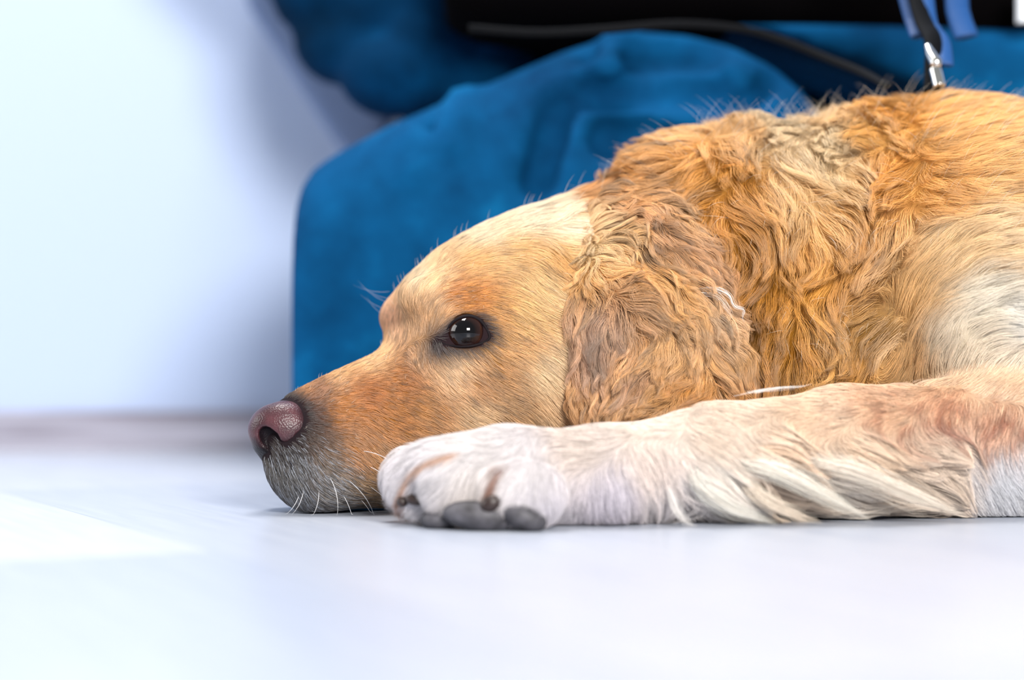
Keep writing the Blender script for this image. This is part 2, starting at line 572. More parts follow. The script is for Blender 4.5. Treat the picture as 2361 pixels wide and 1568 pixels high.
G_LEG = [
    (930, 1110, 130, 14, (228, 222, 226)), (1000, 1060, 150, 13, (230, 225, 228)), (1100, 1030, 160, 12, (232, 226, 226)),
    (1100, 1120, 108, 14, (228, 218, 214)), (1200, 1080, 112, 14, (230, 224, 226)), (1250, 1150, 85, 15, (224, 218, 226)),
    (1350, 1030, 160, 11, (228, 212, 202)), (1400, 1120, 72, 16, (220, 212, 222)), (1500, 1060, 70, 12, (240, 222, 212)),
    (1550, 1150, 65, 20, (230, 222, 222)), (1500, 975, 170, 7, (248, 232, 218)), (1700, 920, 170, 8, (246, 222, 200)),
    (1650, 1000, 30, 10, (242, 220, 200)), (1650, 1120, 45, 34, (246, 238, 228)), (1750, 1150, 38, 38, (232, 208, 184)),
    (1800, 1060, 12, 20, (232, 200, 170)), (1900, 950, 165, 8, (240, 206, 174)), (1900, 1120, 25, 36, (242, 228, 212)),
    (2000, 1050, 15, 20, (232, 204, 174)), (2050, 940, 150, 8, (230, 186, 150)), (2100, 1150, 15, 32, (230, 210, 190)),
    (2200, 930, 120, 9, (220, 168, 132)), (2200, 1050, 15, 18, (238, 214, 190)), (2320, 980, 120, 9, (206, 156, 124)),
    (2340, 1110, 65, 15, (248, 248, 252)), (2200, 860, -60, 13, (242, 208, 168)), (2330, 880, -50, 13, (240, 206, 168))]
G_EAR = [
    (1330, 700, 96, 40, (196, 156, 126)), (1322, 850, 92, 36, (218, 168, 118)), (1345, 950, 90, 28, (206, 152, 94)),
    (1360, 575, 20, 15, (250, 214, 164)), (1365, 510, 14, 16, (250, 212, 166)), (1420, 560, 28, 22, (230, 188, 138)), (1340, 440, 20, 20, (204, 150, 98)),
    (1305, 660, 80, 18, (180, 122, 62)), (1330, 640, 60, 18, (214, 164, 104)),
    (1430, 490, 28, 30, (196, 148, 106)), (1450, 425, 12, 26, (208, 158, 108)), (1550, 435, 26, 28, (218, 172, 122)),
    (1500, 520, 45, 32, (178, 136, 100)), (1600, 560, 50, 36, (190, 144, 104)), (1660, 640, 68, 28, (176, 130, 86)),
    (1420, 620, 35, 30, (224, 172, 116)), (1500, 650, 15, 40, (218, 168, 110)), (1600, 680, 25, 40, (222, 182, 142)),
    (1400, 730, 105, 34, (170, 134, 112)), (1370, 770, 100, 36, (182, 146, 122)), (1450, 780, 80, 32, (204, 154, 104)),
    (1520, 740, 58, 32, (218, 172, 122)), (1480, 840, 130, 26, (176, 136, 106)), (1600, 800, 60, 32, (208, 162, 114)),
    (1680, 760, 35, 32, (214, 168, 118)), (1550, 900, 98, 30, (194, 148, 98)), (1450, 920, 98, 30, (184, 140, 94)),
    (1680, 860, 60, 26, (194, 144, 90)), (1620, 860, 92, 28, (190, 136, 80)), (1720, 840, 68, 22, (208, 158, 114))]


def albedo(c, sat, pw):
    c = lin(c)
    L = (c @ np.array([0.25, 0.65, 0.10]))[:, None]
    c = np.clip(L + sat * (c - L), 0.004, None) ** pw
    return c / np.maximum(1, c.max(1, keepdims=True) / 0.93)


class Field:
    """guides spread over the X-Z side view of the animal, at the depth where that region lies"""

    def __init__(s, guides, Y, sat, pw, sig=0.016):
        s.lo = np.array([-0.20, -0.02])
        s.h = 0.003
        nx, nz = 350, 120
        gx = s.lo[0] + s.h * np.arange(nx)
        gz = s.lo[1] + s.h * np.arange(nz)
        A = np.zeros((nx, nz, 6))
        pts = np.array([P(a, b_, Y) for a, b_, *_ in guides])
        ang = np.radians([q[2] for q in guides])
        val = np.column_stack([np.cos(ang), -np.sin(ang), [q[3] / 1000 for q in guides], albedo([q[4] for q in guides], sat, pw)])
        d2 = (gx[:, None, None] - pts[:, 0]) ** 2 + (gz[None, :, None] - pts[:, 2]) ** 2
        w = 1 / (d2 + sig * sig * 0.12) ** 2
        A = (w @ val) / w.sum(-1, keepdims=True)
        s.A = A

    def __call__(s, p):
        q = (p[:, [0, 2]] - s.lo) / s.h
        q = np.clip(q, 0, [s.A.shape[0] - 1.01, s.A.shape[1] - 1.01])
        i = q.astype(int)
        f = (q - i)[:, :, None]
        a = s.A[i[:, 0], i[:, 1]] * (1 - f[:, 0]) + s.A[i[:, 0] + 1, i[:, 1]] * f[:, 0]
        c = s.A[i[:, 0], i[:, 1] + 1] * (1 - f[:, 0]) + s.A[i[:, 0] + 1, i[:, 1] + 1] * f[:, 0]
        return a * (1 - f[:, 1]) + c * f[:, 1]


FIELDS = [Field(G_HEAD, 0.03, 1.08, 1.14), Field(G_BODY, 0.06, 1.16, 1.04), Field(G_LEG, -0.05, 0.90, 1.12),
          Field(G_EAR, 0.015, 1.12, 1.06)]
HEADR, BODYR, LEGR, EARR = range(4)


def region_of(p):
    d = np.stack([g.sample(F_head, p), g.sample(F_body, p), g.sample(F_leg, p)], 1)
    return d.argmin(1)


def field_at(p, reg):
    out = np.zeros((len(p), 6))
    for r in range(4):
        m = reg == r
        if m.any():
            out[m] = FIELDS[r](p[m])
    return out


EYE_HIT = hit(g, F_dog, 1074, 765)
EYE_N = g.grad(F_dog, EYE_HIT[None], 0.008)[0].astype(float)
EYE_R = 0.0128
EYE_AX = 0.55 * EYE_N + 0.45 * np.array([-0.05, -1, 0.02])
EYE_AX /= np.linalg.norm(EYE_AX)
EYE_C = EYE_HIT - EYE_AX * 0.0072
EYE_C2 = EYE_C - 2 * ((EYE_C - N0) @ LT) * LT


LID = [(1016, 790), (1026, 769), (1041, 746), (1062, 732), (1086, 729), (1107, 739), (1121, 757), (1129, 778), (1113, 790),
       (1090, 797), (1062, 799), (1036, 796)]


def ray_sphere(px, py, c, r):
    d = P(px, py, 0) - CAMP
    d /= np.linalg.norm(d)
    oc = CAMP - c
    b_ = d @ oc
    disc = b_ * b_ - (oc @ oc - r * r)
    return CAMP + d * (-b_ - math.sqrt(disc)) if disc > 0 else None


def lid_point(px, py):
    a, b_ = ray_sphere(px, py, EYE_C, EYE_R + 0.0003), hit(g, F_dog, px, py) - EYE_N * 0.0002
    if a is not None and np.linalg.norm(a - CAMP) < np.linalg.norm(b_ - CAMP):
        return a
    return b_


LID3 = cr(np.array([lid_point(x, y) for x, y in LID + LID[:1]]), np.linspace(0, 1, 61)[:-1])
LID3M = LID3 - 2 * (((LID3 - N0) @ LT)[:, None]) * LT


def coat_color(p, reg, col):
    """markings: dark rims round the eyes, widest at the inner corners"""
    col = col.copy()
    m = np.flatnonzero((reg == HEADR) & (np.linalg.norm(p - EYE_C, axis=1) < 0.05) | (np.linalg.norm(p - EYE_C2, axis=1) < 0.05))
    if len(m):
        q = p[m]
        k = np.zeros(len(m))
        for ring in (LID3, LID3M):
            d = np.full(len(m), 9.0)
            cen = ring.mean(0)
            for i, c in enumerate(np.concatenate([ring, cen + (ring - cen) * 0.75, cen + (ring - cen) * 0.5])):
                d = np.minimum(d, np.linalg.norm(q - c, axis=1))
            k = np.maximum(k, np.clip((0.0064 - d) / 0.0044, 0, 1))
            d = np.linalg.norm((q - ring[0]) * np.array([0.8, 1, 0.8]), axis=1)
            k = np.maximum(k, np.clip((0.0125 - d) / 0.0085, 0, 1))
        k = k[:, None]
        col[m] = col[m] * (1 - k) + k * lin((50, 36, 40))
    k = np.clip((0.0062 - gn.sample(F_nose, p)) / 0.0045, 0, 1)
    k = (k * (np.abs(p - N0 - np.array([.02, 0, .05])).max(1) < 0.05))[:, None]
    col = col * (1 - k) + k * lin((44, 34, 38))
    leg = reg == LEGR
    if leg.any():
        q = p[leg]
        c = col[leg]
        for pts, Y, r, tint in (([(1165, 1075), (1140, 1110), (1120, 1150), (1125, 1172)], -0.09, 0.0026, (140, 90, 70)),
                                ([(1060, 1046), (1010, 1055), (965, 1076), (945, 1105)], -0.07, 0.0018, (200, 158, 134)),
                                ([(940, 1120), (925, 1150), (930, 1170)], -0.06, 0.003, (150, 104, 80))):
            pl = np.array([P(x, y, Y) for x, y in pts])
            d = np.full(len(q), 9.0)
            for a, b_ in zip(pl[:-1], pl[1:]):
                ab = (b_ - a)[[0, 2]]
                t = np.clip(((q[:, [0, 2]] - a[[0, 2]]) @ ab) / (ab @ ab), 0, 1)[:, None]
                d = np.minimum(d, np.linalg.norm(q[:, [0, 2]] - a[[0, 2]] - t * ab, axis=1))
            k = (np.clip(1.3 - d / r, 0, 1) * (q[:, 1] < 0.0))[:, None]
            c = c * (1 - k) + k * lin(tint)
        rust = np.clip((q[:, 0] - 0.17) / 0.06, 0, 1) * np.clip(1 - np.abs(q[:, 2] - 0.055) / 0.028, 0, 1)
        k = (rust * np.clip(hash_noise(q, 190, 5) * 2.0 + 0.1, 0, 0.9))[:, None]
        c = c * (1 - k) + k * lin((150, 88, 62))
        col[leg] = c
    return col


# ------------------------------------------------------------------ dog: hair growth
def hash_noise(p, scale, seed):
    """smooth value noise, -1..1"""
    r = np.random.default_rng(seed)
    T = r.uniform(-1, 1, 4096).astype(np.float32)
    q = p * scale + 1000
    i = np.floor(q).astype(np.int64)
    f = q - i
    f = f * f * (3 - 2 * f)
    out = 0
    for a in (0, 1):
        for b_ in (0, 1):
            for c in (0, 1):
                h = ((i[:, 0] + a) * 73856093 ^ (i[:, 1] + b_) * 19349663 ^ (i[:, 2] + c) * 83492791) & 4095
                w = (f[:, 0] if a else 1 - f[:, 0]) * (f[:, 1] if b_ else 1 - f[:, 1]) * (f[:, 2] if c else 1 - f[:, 2])
                out = out + T[h] * w
    return out


def scatter(V, Q, n, weight):
    T = np.concatenate([Q[:, [0, 1, 2]], Q[:, [0, 2, 3]]])
    a, b_, c = V[T[:, 0]], V[T[:, 1]], V[T[:, 2]]
    ar = np.linalg.norm(np.cross(b_ - a, c - a), axis=1) * weight((a + b_ + c) / 3)
    cdf = np.cumsum(ar)
    k = np.searchsorted(cdf, rng.uniform(0, cdf[-1], n))
    k = np.minimum(k, len(T) - 1)
    u, v = rng.uniform(size=n), rng.uniform(size=n)
    m = u + v > 1
    u[m], v[m] = 1 - u[m], 1 - v[m]
    return a[k] + (b_[k] - a[k]) * u[:, None] + (c[k] - a[k]) * v[:, None], cdf[-1]


def nearest(src, pts):
    """index of the nearest src point for each of pts (cells of a hash grid)"""
    from mathutils import kdtree
    kd = kdtree.KDTree(len(src))
    for i, q in enumerate(src):
        kd.insert(q, i)
    kd.balance()
    return np.fromiter((kd.find(q)[1] for q in pts), np.int64, len(pts))


def grow(roots, reg, sdf, sgrad, npts, jitter, lift0, lift1, len_mul=None, ang_noise=0.0):
    """strands that follow the coat's lie over the surface"""
    n = len(roots)
    f = field_at(roots, reg)
    L = f[:, 2].copy()
    if len_mul is not None:
        L *= len_mul
    L *= rng.uniform(0.75, 1.15, n)
    p = roots.astype(float).copy()
    out = np.empty((n, npts, 3), np.float32)
    out[:, 0] = p
    ja = rng.normal(0, jitter, n)
    nrm0 = None
    for k in range(1, npts):
        t = k / (npts - 1)
        f = field_at(p, reg)
        d = np.column_stack([f[:, 0], np.zeros(n), f[:, 1]])
        nr = sgrad(p)
        if nrm0 is None:
            nrm0 = nr.copy()
        a = ja + ang_noise * (0.9 * hash_noise(p, 30, 10) + hash_noise(p, 60, 11) + 0.6 * hash_noise(p, 140, 12))
        ca, sa = np.cos(a), np.sin(a)
        d = np.column_stack([d[:, 0] * ca - d[:, 2] * sa, d[:, 1], d[:, 0] * sa + d[:, 2] * ca])
        d = d - nr * (d * nr).sum(1, keepdims=True) * 0.97
        d /= np.linalg.norm(d, axis=1, keepdims=True) + 1e-6
        lf = lift0 + (lift1 - lift0) * t
        v = d + nr * (lf if np.isscalar(lf) else lf[:, None])
        v /= np.linalg.norm(v, axis=1, keepdims=True)
        p = p + v * (L / (npts - 1))[:, None]
        s = sdf(p)
        push = np.maximum(0.0004 - s, 0)
        p = p + sgrad(p) * push[:, None]
        p[:, 2] = np.maximum(p[:, 2], 0.0006 + 0.0010 * rng.uniform(size=n))
        out[:, k] = p
    return out, L, nrm0


def hair_object(name, C, radius, col, nrm, mat, parent):
    """C strands x points x 3, radius strands, col strands x 3"""
    n, k, _ = C.shape
    hc = bpy.data.hair_curves.new(name)
    hc.add_curves([k] * n)
    hc.attributes['position'].data.foreach_set('vector', C.astype(np.float32).ravel())
    taper = np.interp(np.linspace(0, 1, k), [0, 0.5, 1], [1, 0.85, 0.12])
    a = hc.attributes.get('radius') or hc.attributes.new('radius', 'FLOAT', 'POINT')
    a.data.foreach_set('value', (radius[:, None] * taper[None]).astype(np.float32).ravel())
    a = hc.attributes.new('fur_color', 'FLOAT_COLOR', 'CURVE')
    a.data.foreach_set('color', np.column_stack([col, np.ones(n)]).astype(np.float32).ravel())
    a = hc.attributes.new('skin_normal', 'FLOAT_VECTOR', 'CURVE')
    a.data.foreach_set('vector', nrm.astype(np.float32).ravel())
    hc.materials.append(mat)
    return link(bpy.data.objects.new(name, hc), parent)


def fur_material(name, sheen=0.13):
    m = bpy.data.materials.new(name)
    m.use_nodes = True
    nt = m.node_tree
    nt.nodes.clear()
    o = nt.nodes.new('ShaderNodeOutputMaterial')
    at = nt.nodes.new('ShaderNodeAttribute')
    at.attribute_name = 'fur_color'
    an = nt.nodes.new('ShaderNodeAttribute')
    an.attribute_name = 'skin_normal'
    geo = nt.nodes.new('ShaderNodeNewGeometry')
    vm = nt.nodes.new('ShaderNodeMix')
    vm.data_type = 'VECTOR'
    vm.inputs[0].default_value = 0.45
    nt.links.new(an.outputs['Vector'], vm.inputs[4])
    nt.links.new(geo.outputs['Normal'], vm.inputs[5])
    nz = nt.nodes.new('ShaderNodeVectorMath')
    nz.operation = 'NORMALIZE'
    nt.links.new(vm.outputs[1], nz.inputs[0])
    df = nt.nodes.new('ShaderNodeBsdfDiffuse')
    nt.links.new(at.outputs['Color'], df.inputs['Color'])
    nt.links.new(nz.outputs[0], df.inputs['Normal'])
    gl = nt.nodes.new('ShaderNodeBsdfHair')
    gl.component = 'Reflection'
    gl.inputs['RoughnessU'].default_value = 0.25
    gl.inputs['RoughnessV'].default_value = 0.6
    gl.inputs['Color'].default_value = (1.0, 0.94, 0.86, 1)
    mx = nt.nodes.new('ShaderNodeMixShader')
    mx.inputs[0].default_value = sheen
    nt.links.new(df.outputs[0], mx.inputs[1])
    nt.links.new(gl.outputs[0], mx.inputs[2])
    nt.links.new(mx.outputs[0], o.inputs[0])
    return m


def skin_material(name):
    m, nt, b = new_mat(name)
    at = nt.nodes.new('ShaderNodeAttribute')
    at.attribute_name = 'coat'
    nt.links.new(at.outputs['Color'], b.inputs['Base Color'])
    b.inputs['Roughness'].default_value = 0.9
    b.inputs['Specular IOR Level'].default_value = 0.1
    return m


m_skin = skin_material('undercoat')
m_fur = fur_material('fur')


def set_coat(o, V, col):
    a = o.data.attributes.new('coat', 'FLOAT_COLOR', 'POINT')
    a.data.foreach_set('color', np.column_stack([col, np.ones(len(V))]).astype(np.float32).ravel())


# ---- the body mesh
V, Q = surface_nets(g, F_dog)
regV = region_of(V)
dog = mesh_obj('golden_retriever', V, Q, m_skin)
tag(dog, 'golden retriever lying with its chin and foreleg on the pale floor', 'dog')
set_coat(dog, V, coat_color(V, regV, field_at(V, regV)[:, 3:]) * 0.62)

VE, QE = surface_nets(ge, F_ear)
ear = mesh_obj('ear', VE, QE, m_skin, dog)
ear['label'] = 'wavy brown hanging ear'
set_coat(ear, VE, FIELDS[EARR](VE)[:, 3:] * 0.62)

# ---- nose
m_nose, nt, b = new_mat('nose_leather')
n1 = noise_node(nt, 60, 3)
r1 = ramp_node(nt, n1.outputs[0], [(0.35, (52, 27, 33)), (0.65, (84, 45, 51))])
ge_ = nt.nodes.new('ShaderNodeAttribute')
ge_.attribute_name = 'pigment_and_shade'
mxn = nt.nodes.new('ShaderNodeMix')
mxn.data_type = 'RGBA'
nt.links.new(ge_.outputs['Fac'], mxn.inputs[0])
nt.links.new(r1.outputs[0], mxn.inputs[6])
mxn.inputs[7].default_value = (*lin((22, 16, 20)), 1)
spn = nt.nodes.new('ShaderNodeMapRange')
spn.inputs['To Min'].default_value = 0.5
spn.inputs['To Max'].default_value = 0.12
nt.links.new(ge_.outputs['Fac'], spn.inputs['Value'])
nt.links.new(spn.outputs[0], b.inputs['Specular IOR Level'])
nt.links.new(mxn.outputs[2], b.inputs['Base Color'])
b.inputs['Roughness'].default_value = 0.38
b.inputs['Coat Weight'].default_value = 0.0
b.inputs['Coat Roughness'].default_value = 0.2
tc = nt.nodes.new('ShaderNodeTexCoord')
vo = nt.nodes.new('ShaderNodeTexVoronoi')
vo.inputs['Scale'].default_value = 900
nt.links.new(tc.outputs['Object'], vo.inputs['Vector'])
bump(nt, vo.outputs['Distance'], b, 0.35, 0.0006)
VN, QN = surface_nets(gn, F_nose)
nose = mesh_obj('nose', VN, QN, m_nose, dog)
nose['label'] = 'pinkish brown nose'
pn = np.clip((0.047 - VN[:, 2]) / 0.008, 0, 1)                       # black towards the lip and the rear rim
pn = np.maximum(pn, np.clip(((VN - N0) @ BK - 0.022) / 0.006, 0, 1))
pn = np.maximum(pn, np.clip((0.0012 - gn.sample(F_nose0, VN) * -1) * -1 / 0.0012, 0, 1))  # nostril hollow blackened with depth, its inner shade put into the colour
nose.data.attributes.new('pigment_and_shade', 'FLOAT', 'POINT').data.foreach_set('value', pn.astype(np.float32))


# ---- eyes
def sphere(name, c, r, axis, mats, parent, nu=48, nv=40):
    ax = Vector(axis).normalized()
    q = Vector((0, 0, 1)).rotation_difference(ax)
    V, F = [], []
    for i in range(nv + 1):
        th = math.pi * i / nv
        for j in range(nu):
            ph = 2 * math.pi * j / nu
            bul = 1.0 + 0.07 * max(0, math.cos(th) - 0.75) / 0.25
            v = q @ Vector((math.sin(th) * math.cos(ph), math.sin(th) * math.sin(ph), math.cos(th) * bul))
            V.append(Vector(c) + v * r)
    for i in range(nv):
        for j in range(nu):
            F.append((i * nu + j, i * nu + nu + j, i * nu + nu + (j + 1) % nu, i * nu + (j + 1) % nu))
    return mesh_obj(name, V, F, mats, parent)


def eye_material():
    m, nt, b = new_mat('eye_surface')
    at = nt.nodes.new('ShaderNodeAttribute')
    at.attribute_name = 'iris'
    r = ramp_node(nt, at.outputs['Fac'], [(0.0, (3, 3, 5)), (0.24, (6, 4, 6)), (0.31, (26, 13, 11)), (0.46, (44, 23, 19)),
                                         (0.53, (12, 7, 9)), (0.6, (22, 15, 17)), (0.8, (34, 25, 28))])
    nt.links.new(r.outputs[0], b.inputs['Base Color'])
    b.inputs['Roughness'].default_value = 0.06
    b.inputs['Specular IOR Level'].default_value = 0.45
    return m


m_eye = eye_material()
m_lid = simple_mat('eyelid_skin', (24, 17, 20), 0.7, spec=0.15)
GAZE = np.array([-0.10, -0.97, 0.10])


def tube(name, pts, rad, mat, parent, closed=False, seg=10, flat=1.0, up=None):
    """a round tube through points"""
    pts = np.asarray(pts, float)
    n = len(pts)
    rad = np.broadcast_to(rad, (n,))
    T = np.roll(pts, -1, 0) - np.roll(pts, 1, 0)
    if not closed:
        T[0], T[-1] = pts[1] - pts[0], pts[-1] - pts[-2]
    T /= np.linalg.norm(T, axis=1, keepdims=True)
    u = np.array(up if up is not None else (0.2, 0.5, 0.9), float)
    V, F = [], []
    for i in range(n):
        a = np.cross(T[i], u)
        a /= np.linalg.norm(a)
        b_ = np.cross(a, T[i])
        for j in range(seg):
            ph = 2 * math.pi * j / seg
            V.append(pts[i] + rad[i] * (math.cos(ph) * a + flat * math.sin(ph) * b_))
    m = n if closed else n - 1
    for i in range(m):
        for j in range(seg):
            k, l = i * seg, ((i + 1) % n) * seg
            F.append((k + j, k + (j + 1) % seg, l + (j + 1) % seg, l + j))
    if not closed:
        for e, cen in ((0, pts[0]), ((n - 1) * seg, pts[-1])):
            V.append(cen)
            c = len(V) - 1
            for j in range(seg):
                F.append((e + j, e + (j + 1) % seg, c, c) if e else (e + (j + 1) % seg, e + j, c, c))
    me = bpy.data.meshes.new(name)
    me.from_pydata([tuple(v) for v in V], [], [tuple(dict.fromkeys(f)) for f in F])
    for p in me.polygons:
        p.use_smooth = True
    me.materials.append(mat)
    return link(bpy.data.objects.new(name, me), parent)


def make_eye(mirror):
    def mr(v):
        return v - 2 * (v @ LT) * LT if mirror else v
    c = EYE_C2 if mirror else EYE_C
    gz = mr(GAZE)
    e = sphere('eye', c, EYE_R, gz, m_eye, dog)
    co = np.empty(len(e.data.vertices) * 3)
    e.data.vertices.foreach_get('co', co)
    r = co.reshape(-1, 3) - c
    ang = np.arccos(np.clip((r @ gz) / np.linalg.norm(r, axis=1) / np.linalg.norm(gz), -1, 1)) / math.pi
    a = e.data.attributes.new('iris', 'FLOAT', 'POINT')
    a.data.foreach_set('value', np.clip(ang * 1.6, 0, 1).astype(np.float32))
    t = tube('eyelid', LID3M if mirror else LID3, 0.0006 + 0.0005 * np.sin(np.linspace(0, 2 * np.pi, 61)[:-1] * 0.5) ** 2, m_lid, e, closed=True, seg=10, up=(0, 1, 0))
    return e


make_eye(False)
make_eye(True)


# ---- coat
def in_eye(p):
    bad = np.zeros(len(p), bool)
    for c in (EYE_C, EYE_C2):
        d = np.linalg.norm(p - c, axis=1)
        bad |= d < EYE_R + 0.0003
    for ring in (LID3, LID3M):
        cen = ring.mean(0)
        for q in np.concatenate([cen + (ring - cen) * 0.85, cen + (ring - cen) * 0.6]):
            bad |= np.linalg.norm(p - q, axis=1) < 0.0022
    bad |= gn.sample(F_nose, p) < 0.0006
    q = (p - gn.lo) / gn.h
    return bad


def vis_weight(p, sdf_g, F):
    nr = sdf_g.grad(F, p)
    to = CAMP - p
    to /= np.linalg.norm(to, axis=1, keepdims=True)
    f = (nr * to).sum(1)
    return np.where(f > -0.15, 1.0, 0.22) * np.where(p[:, 0] > 0.36, 0.25, 1.0) * np.where(p[:, 2] < 0.003, 0.15, 1.0)


def clump(C, reg, size, strength, wave, wave_len, L, nrm, puff):
    """pull strands towards the lead strand of their lock and wave the lock sideways"""
    n, k, _ = C.shape
    nc = max(8, int(n / size))
    lead = rng.choice(n, nc, replace=False)
    own = nearest(C[lead, 0], C[:, 0])
    t = np.linspace(0, 1, k)
    lc = C[lead].copy()
    tan = lc[:, -1] - lc[:, 0]
    tan /= np.linalg.norm(tan, axis=1, keepdims=True) + 1e-9
    nr = np.tile(np.array([0, -1.0, 0.15]), (nc, 1))
    side = np.cross(tan, nr)
    side /= np.linalg.norm(side, axis=1, keepdims=True) + 1e-9
    ph = rng.uniform(0, 2 * np.pi, nc)
    w = wave[lead][:, None] * np.sin(ph[:, None] + 2 * np.pi * t[None] * (L[lead] / wave_len)[:, None]) * t[None] ** 0.8
    w2 = 0.6 * wave[lead][:, None] * np.cos(ph[:, None] + 2 * np.pi * t[None] * (L[lead] / wave_len)[:, None]) * t[None]
    lc = lc + side[:, None] * w[:, :, None] + np.cross(side, tan)[:, None] * np.abs(w2)[:, :, None]
    lc = lc + nrm[lead][:, None] * (puff[lead] * rng.uniform(0, 1, nc) ** 2)[:, None, None] * np.sin(t * 2.2)[None, :, None]
    st = strength[:, None] * (t[None] ** 1.1)
    D = lc[own] - C
    return (C + D * st[:, :, None]).astype(np.float32), own, nc


def ruff(p):
    """1 on the wavy collar of the neck, 0 on the smooth shoulder"""
    zz = [P(0, y, 0.06)[2] for y in (850, 780, 480, 250)]
    xb = np.interp(p[:, 2], zz, [P(x, 0, 0.06)[0] for x in (1995, 2010, 2090, 2140)])
    return np.clip((xb - p[:, 0]) / 0.012 + 0.5, 0, 1)


def dog_weight(p):
    reg = region_of(p)
    f = field_at(p, reg)
    w = vis_weight(p, g, F_dog)
    w = w * np.clip(0.010 / f[:, 2], 0.55, 1.9)
    w = np.where(gn.sample(F_nose, p) < 0.001, 0.0, w)
    w[(np.abs(p - N0) < 0.0).all(1)] = 0
    return w


N_COAT = 250000
R, area = scatter(V, Q, N_COAT, dog_weight)
R = R[~in_eye(R)]
reg = region_of(R)
sd = lambda p: g.sample(F_dog, p)
sg = lambda p: g.grad(F_dog, p)
long_ = field_at(R, reg)[:, 2]
lift0 = np.where(reg == BODYR, 0.85, np.where(reg == LEGR, 0.45, 0.30))
lift1 = np.where(reg == BODYR, 0.10, np.where(reg == LEGR, 0.05, 0.08))
for name, m in (('short_coat', long_ < 0.0165), ('long_coat', long_ >= 0.0165)):
    r_, rg = R[m], reg[m]
    short = name == 'short_coat'
    C, L, nr = grow(r_, rg, sd, sg, 5 if short else 8, 0.10, lift0[m], lift1[m],
                    ang_noise=np.where(rg == BODYR, 0.12 + 0.45 * ruff(r_), 0.22))
    stren = np.where(rg == HEADR, 0.35, np.where(rg == LEGR, 0.45, 0.62)) * rng.uniform(0.5, 1.1, len(r_))
    wave = np.where(rg == BODYR, 0.0040, 0.0008) * (L / 0.025)
    wave = np.where(rg == BODYR, wave * (0.15 + 0.85 * ruff(r_)), wave)
    stren = np.where((rg == LEGR) & (L > 0.018), rng.uniform(0.6, 0.95, len(r_)), stren)
    if not short:
        fr = ((rg == LEGR) & (r_[:, 2] < 0.05)).astype(float)
        C, own, nc = clump(C, rg, 160, 0.75 * fr, 0.001 * fr, 0.04, L, nr, 0.008 * fr)
        C, own, nc = clump(C, rg, 500, 0.45 * ruff(r_), wave * 1.2, 0.04, L, nr, 0.012 * ruff(r_))
    C, own, nc = clump(C, rg, 14 if short else 40, np.clip(stren, 0, 0.95), wave, 0.028, L, nr, np.where(rg == BODYR, 0.001 + 0.006 * ruff(r_), 0.001))
    f = field_at(r_, rg)
    col = coat_color(r_, rg, f[:, 3:])
    jit = 1 + np.where(rg == LEGR, 0.12, 0.20) * rng.normal(size=nc)[own] + 0.20 * rng.normal(size=len(own))
    col = col * np.clip(jit, 0.40, 1.6)[:, None]
    col = col / np.maximum(1, col.max(1, keepdims=True) / 0.95)
    # grizzled lips: single white and black hairs mixed
    z = P(0, 1050, 0)[2]
    lip = P(675, 1150, 0.02)
    dl = np.sqrt((r_[:, 0] - lip[0]) ** 2 + (1.25 * (r_[:, 2] - lip[2])) ** 2)
    griz = (rg == HEADR) & (rng.uniform(size=len(r_)) < np.clip((0.056 - dl) / 0.030, 0, 1))
    u = rng.uniform(size=len(r_))
    col[griz & (u < 0.15)] = lin((182, 190, 204))
    col[griz & (u > 0.40)] = lin((40, 38, 46))
    rad = np.where(rg == HEADR, 0.000075, 0.000085) * rng.uniform(0.7, 1.2, len(r_)) * (1.0 if short else 1.15)
    hair_object(name, C, rad, col, nr, m_fur, dog)

# ---- loose single hairs standing off the back and the crown
m = rng.uniform(size=len(R)) < np.where(reg == BODYR, 0.016, np.where(reg == HEADR, 0.004, 0.0))
m &= sg(R)[:, 2] > 0.25
C, L, nr = grow(R[m], reg[m], sd, sg, 7, 0.5, np.full(m.sum(), 2.2), np.full(m.sum(), 0.9),
                len_mul=np.where(reg[m] == BODYR, 1.0, 0.9))
hair_object('guard_hair', C, np.full(m.sum(), 0.00006), np.tile(lin((240, 226, 206)), (m.sum(), 1)), nr, m_fur, dog)

# ---- ear hair
comb = Grid(ge.lo, ge.lo + ge.h * (np.array(ge.n) - 1), ge.h)
RE, _ = scatter(VE, QE, 62000, lambda p: vis_weight(p, ge, F_ear))
rg = np.full(len(RE), EARR)
C, L, nr = grow(RE, rg, lambda p: ge.sample(F_ear, p), lambda p: ge.grad(F_ear, p), 10, 0.10,
                np.full(len(RE), 0.55), np.full(len(RE), 0.10), ang_noise=0.75)
wave = 0.0034 * (L / 0.032)
C, own, nc = clump(C, rg, 600, np.full(len(RE), 0.4), wave, 0.04, L, nr, np.full(len(RE), 0.008))
C, own, nc = clump(C, rg, 55, np.clip(0.8 * rng.uniform(0.6, 1.15, len(RE)), 0, 0.96), wave, 0.026, L, nr, np.full(len(RE), 0.006))
col = FIELDS[EARR](RE)[:, 3:]
jit = 1 + 0.24 * rng.normal(size=nc)[own] + 0.20 * rng.normal(size=len(own))
col = col * np.clip(jit, 0.4, 1.6)[:, None]
col = col / np.maximum(1, col.max(1, keepdims=True) / 0.95)
hair_object('ear_hair', C, 0.0001 * rng.uniform(0.7, 1.2, len(RE)), col, nr, m_fur, ear)


# ------------------------------------------------------------------ paw pads, claws, dark toe gap
m_pad, nt, b = new_mat('paw_pad')
n1 = noise_node(nt, 120, 3)
r1 = ramp_node(nt, n1.outputs[0], [(0.3, (44, 42, 46)), (0.7, (92, 90, 96))])
nt.links.new(r1.outputs[0], b.inputs['Base Color'])
b.inputs['Roughness'].default_value = 0.6
m_claw_gap = simple_mat('claw_and_gap', (46, 32, 28), 0.4)


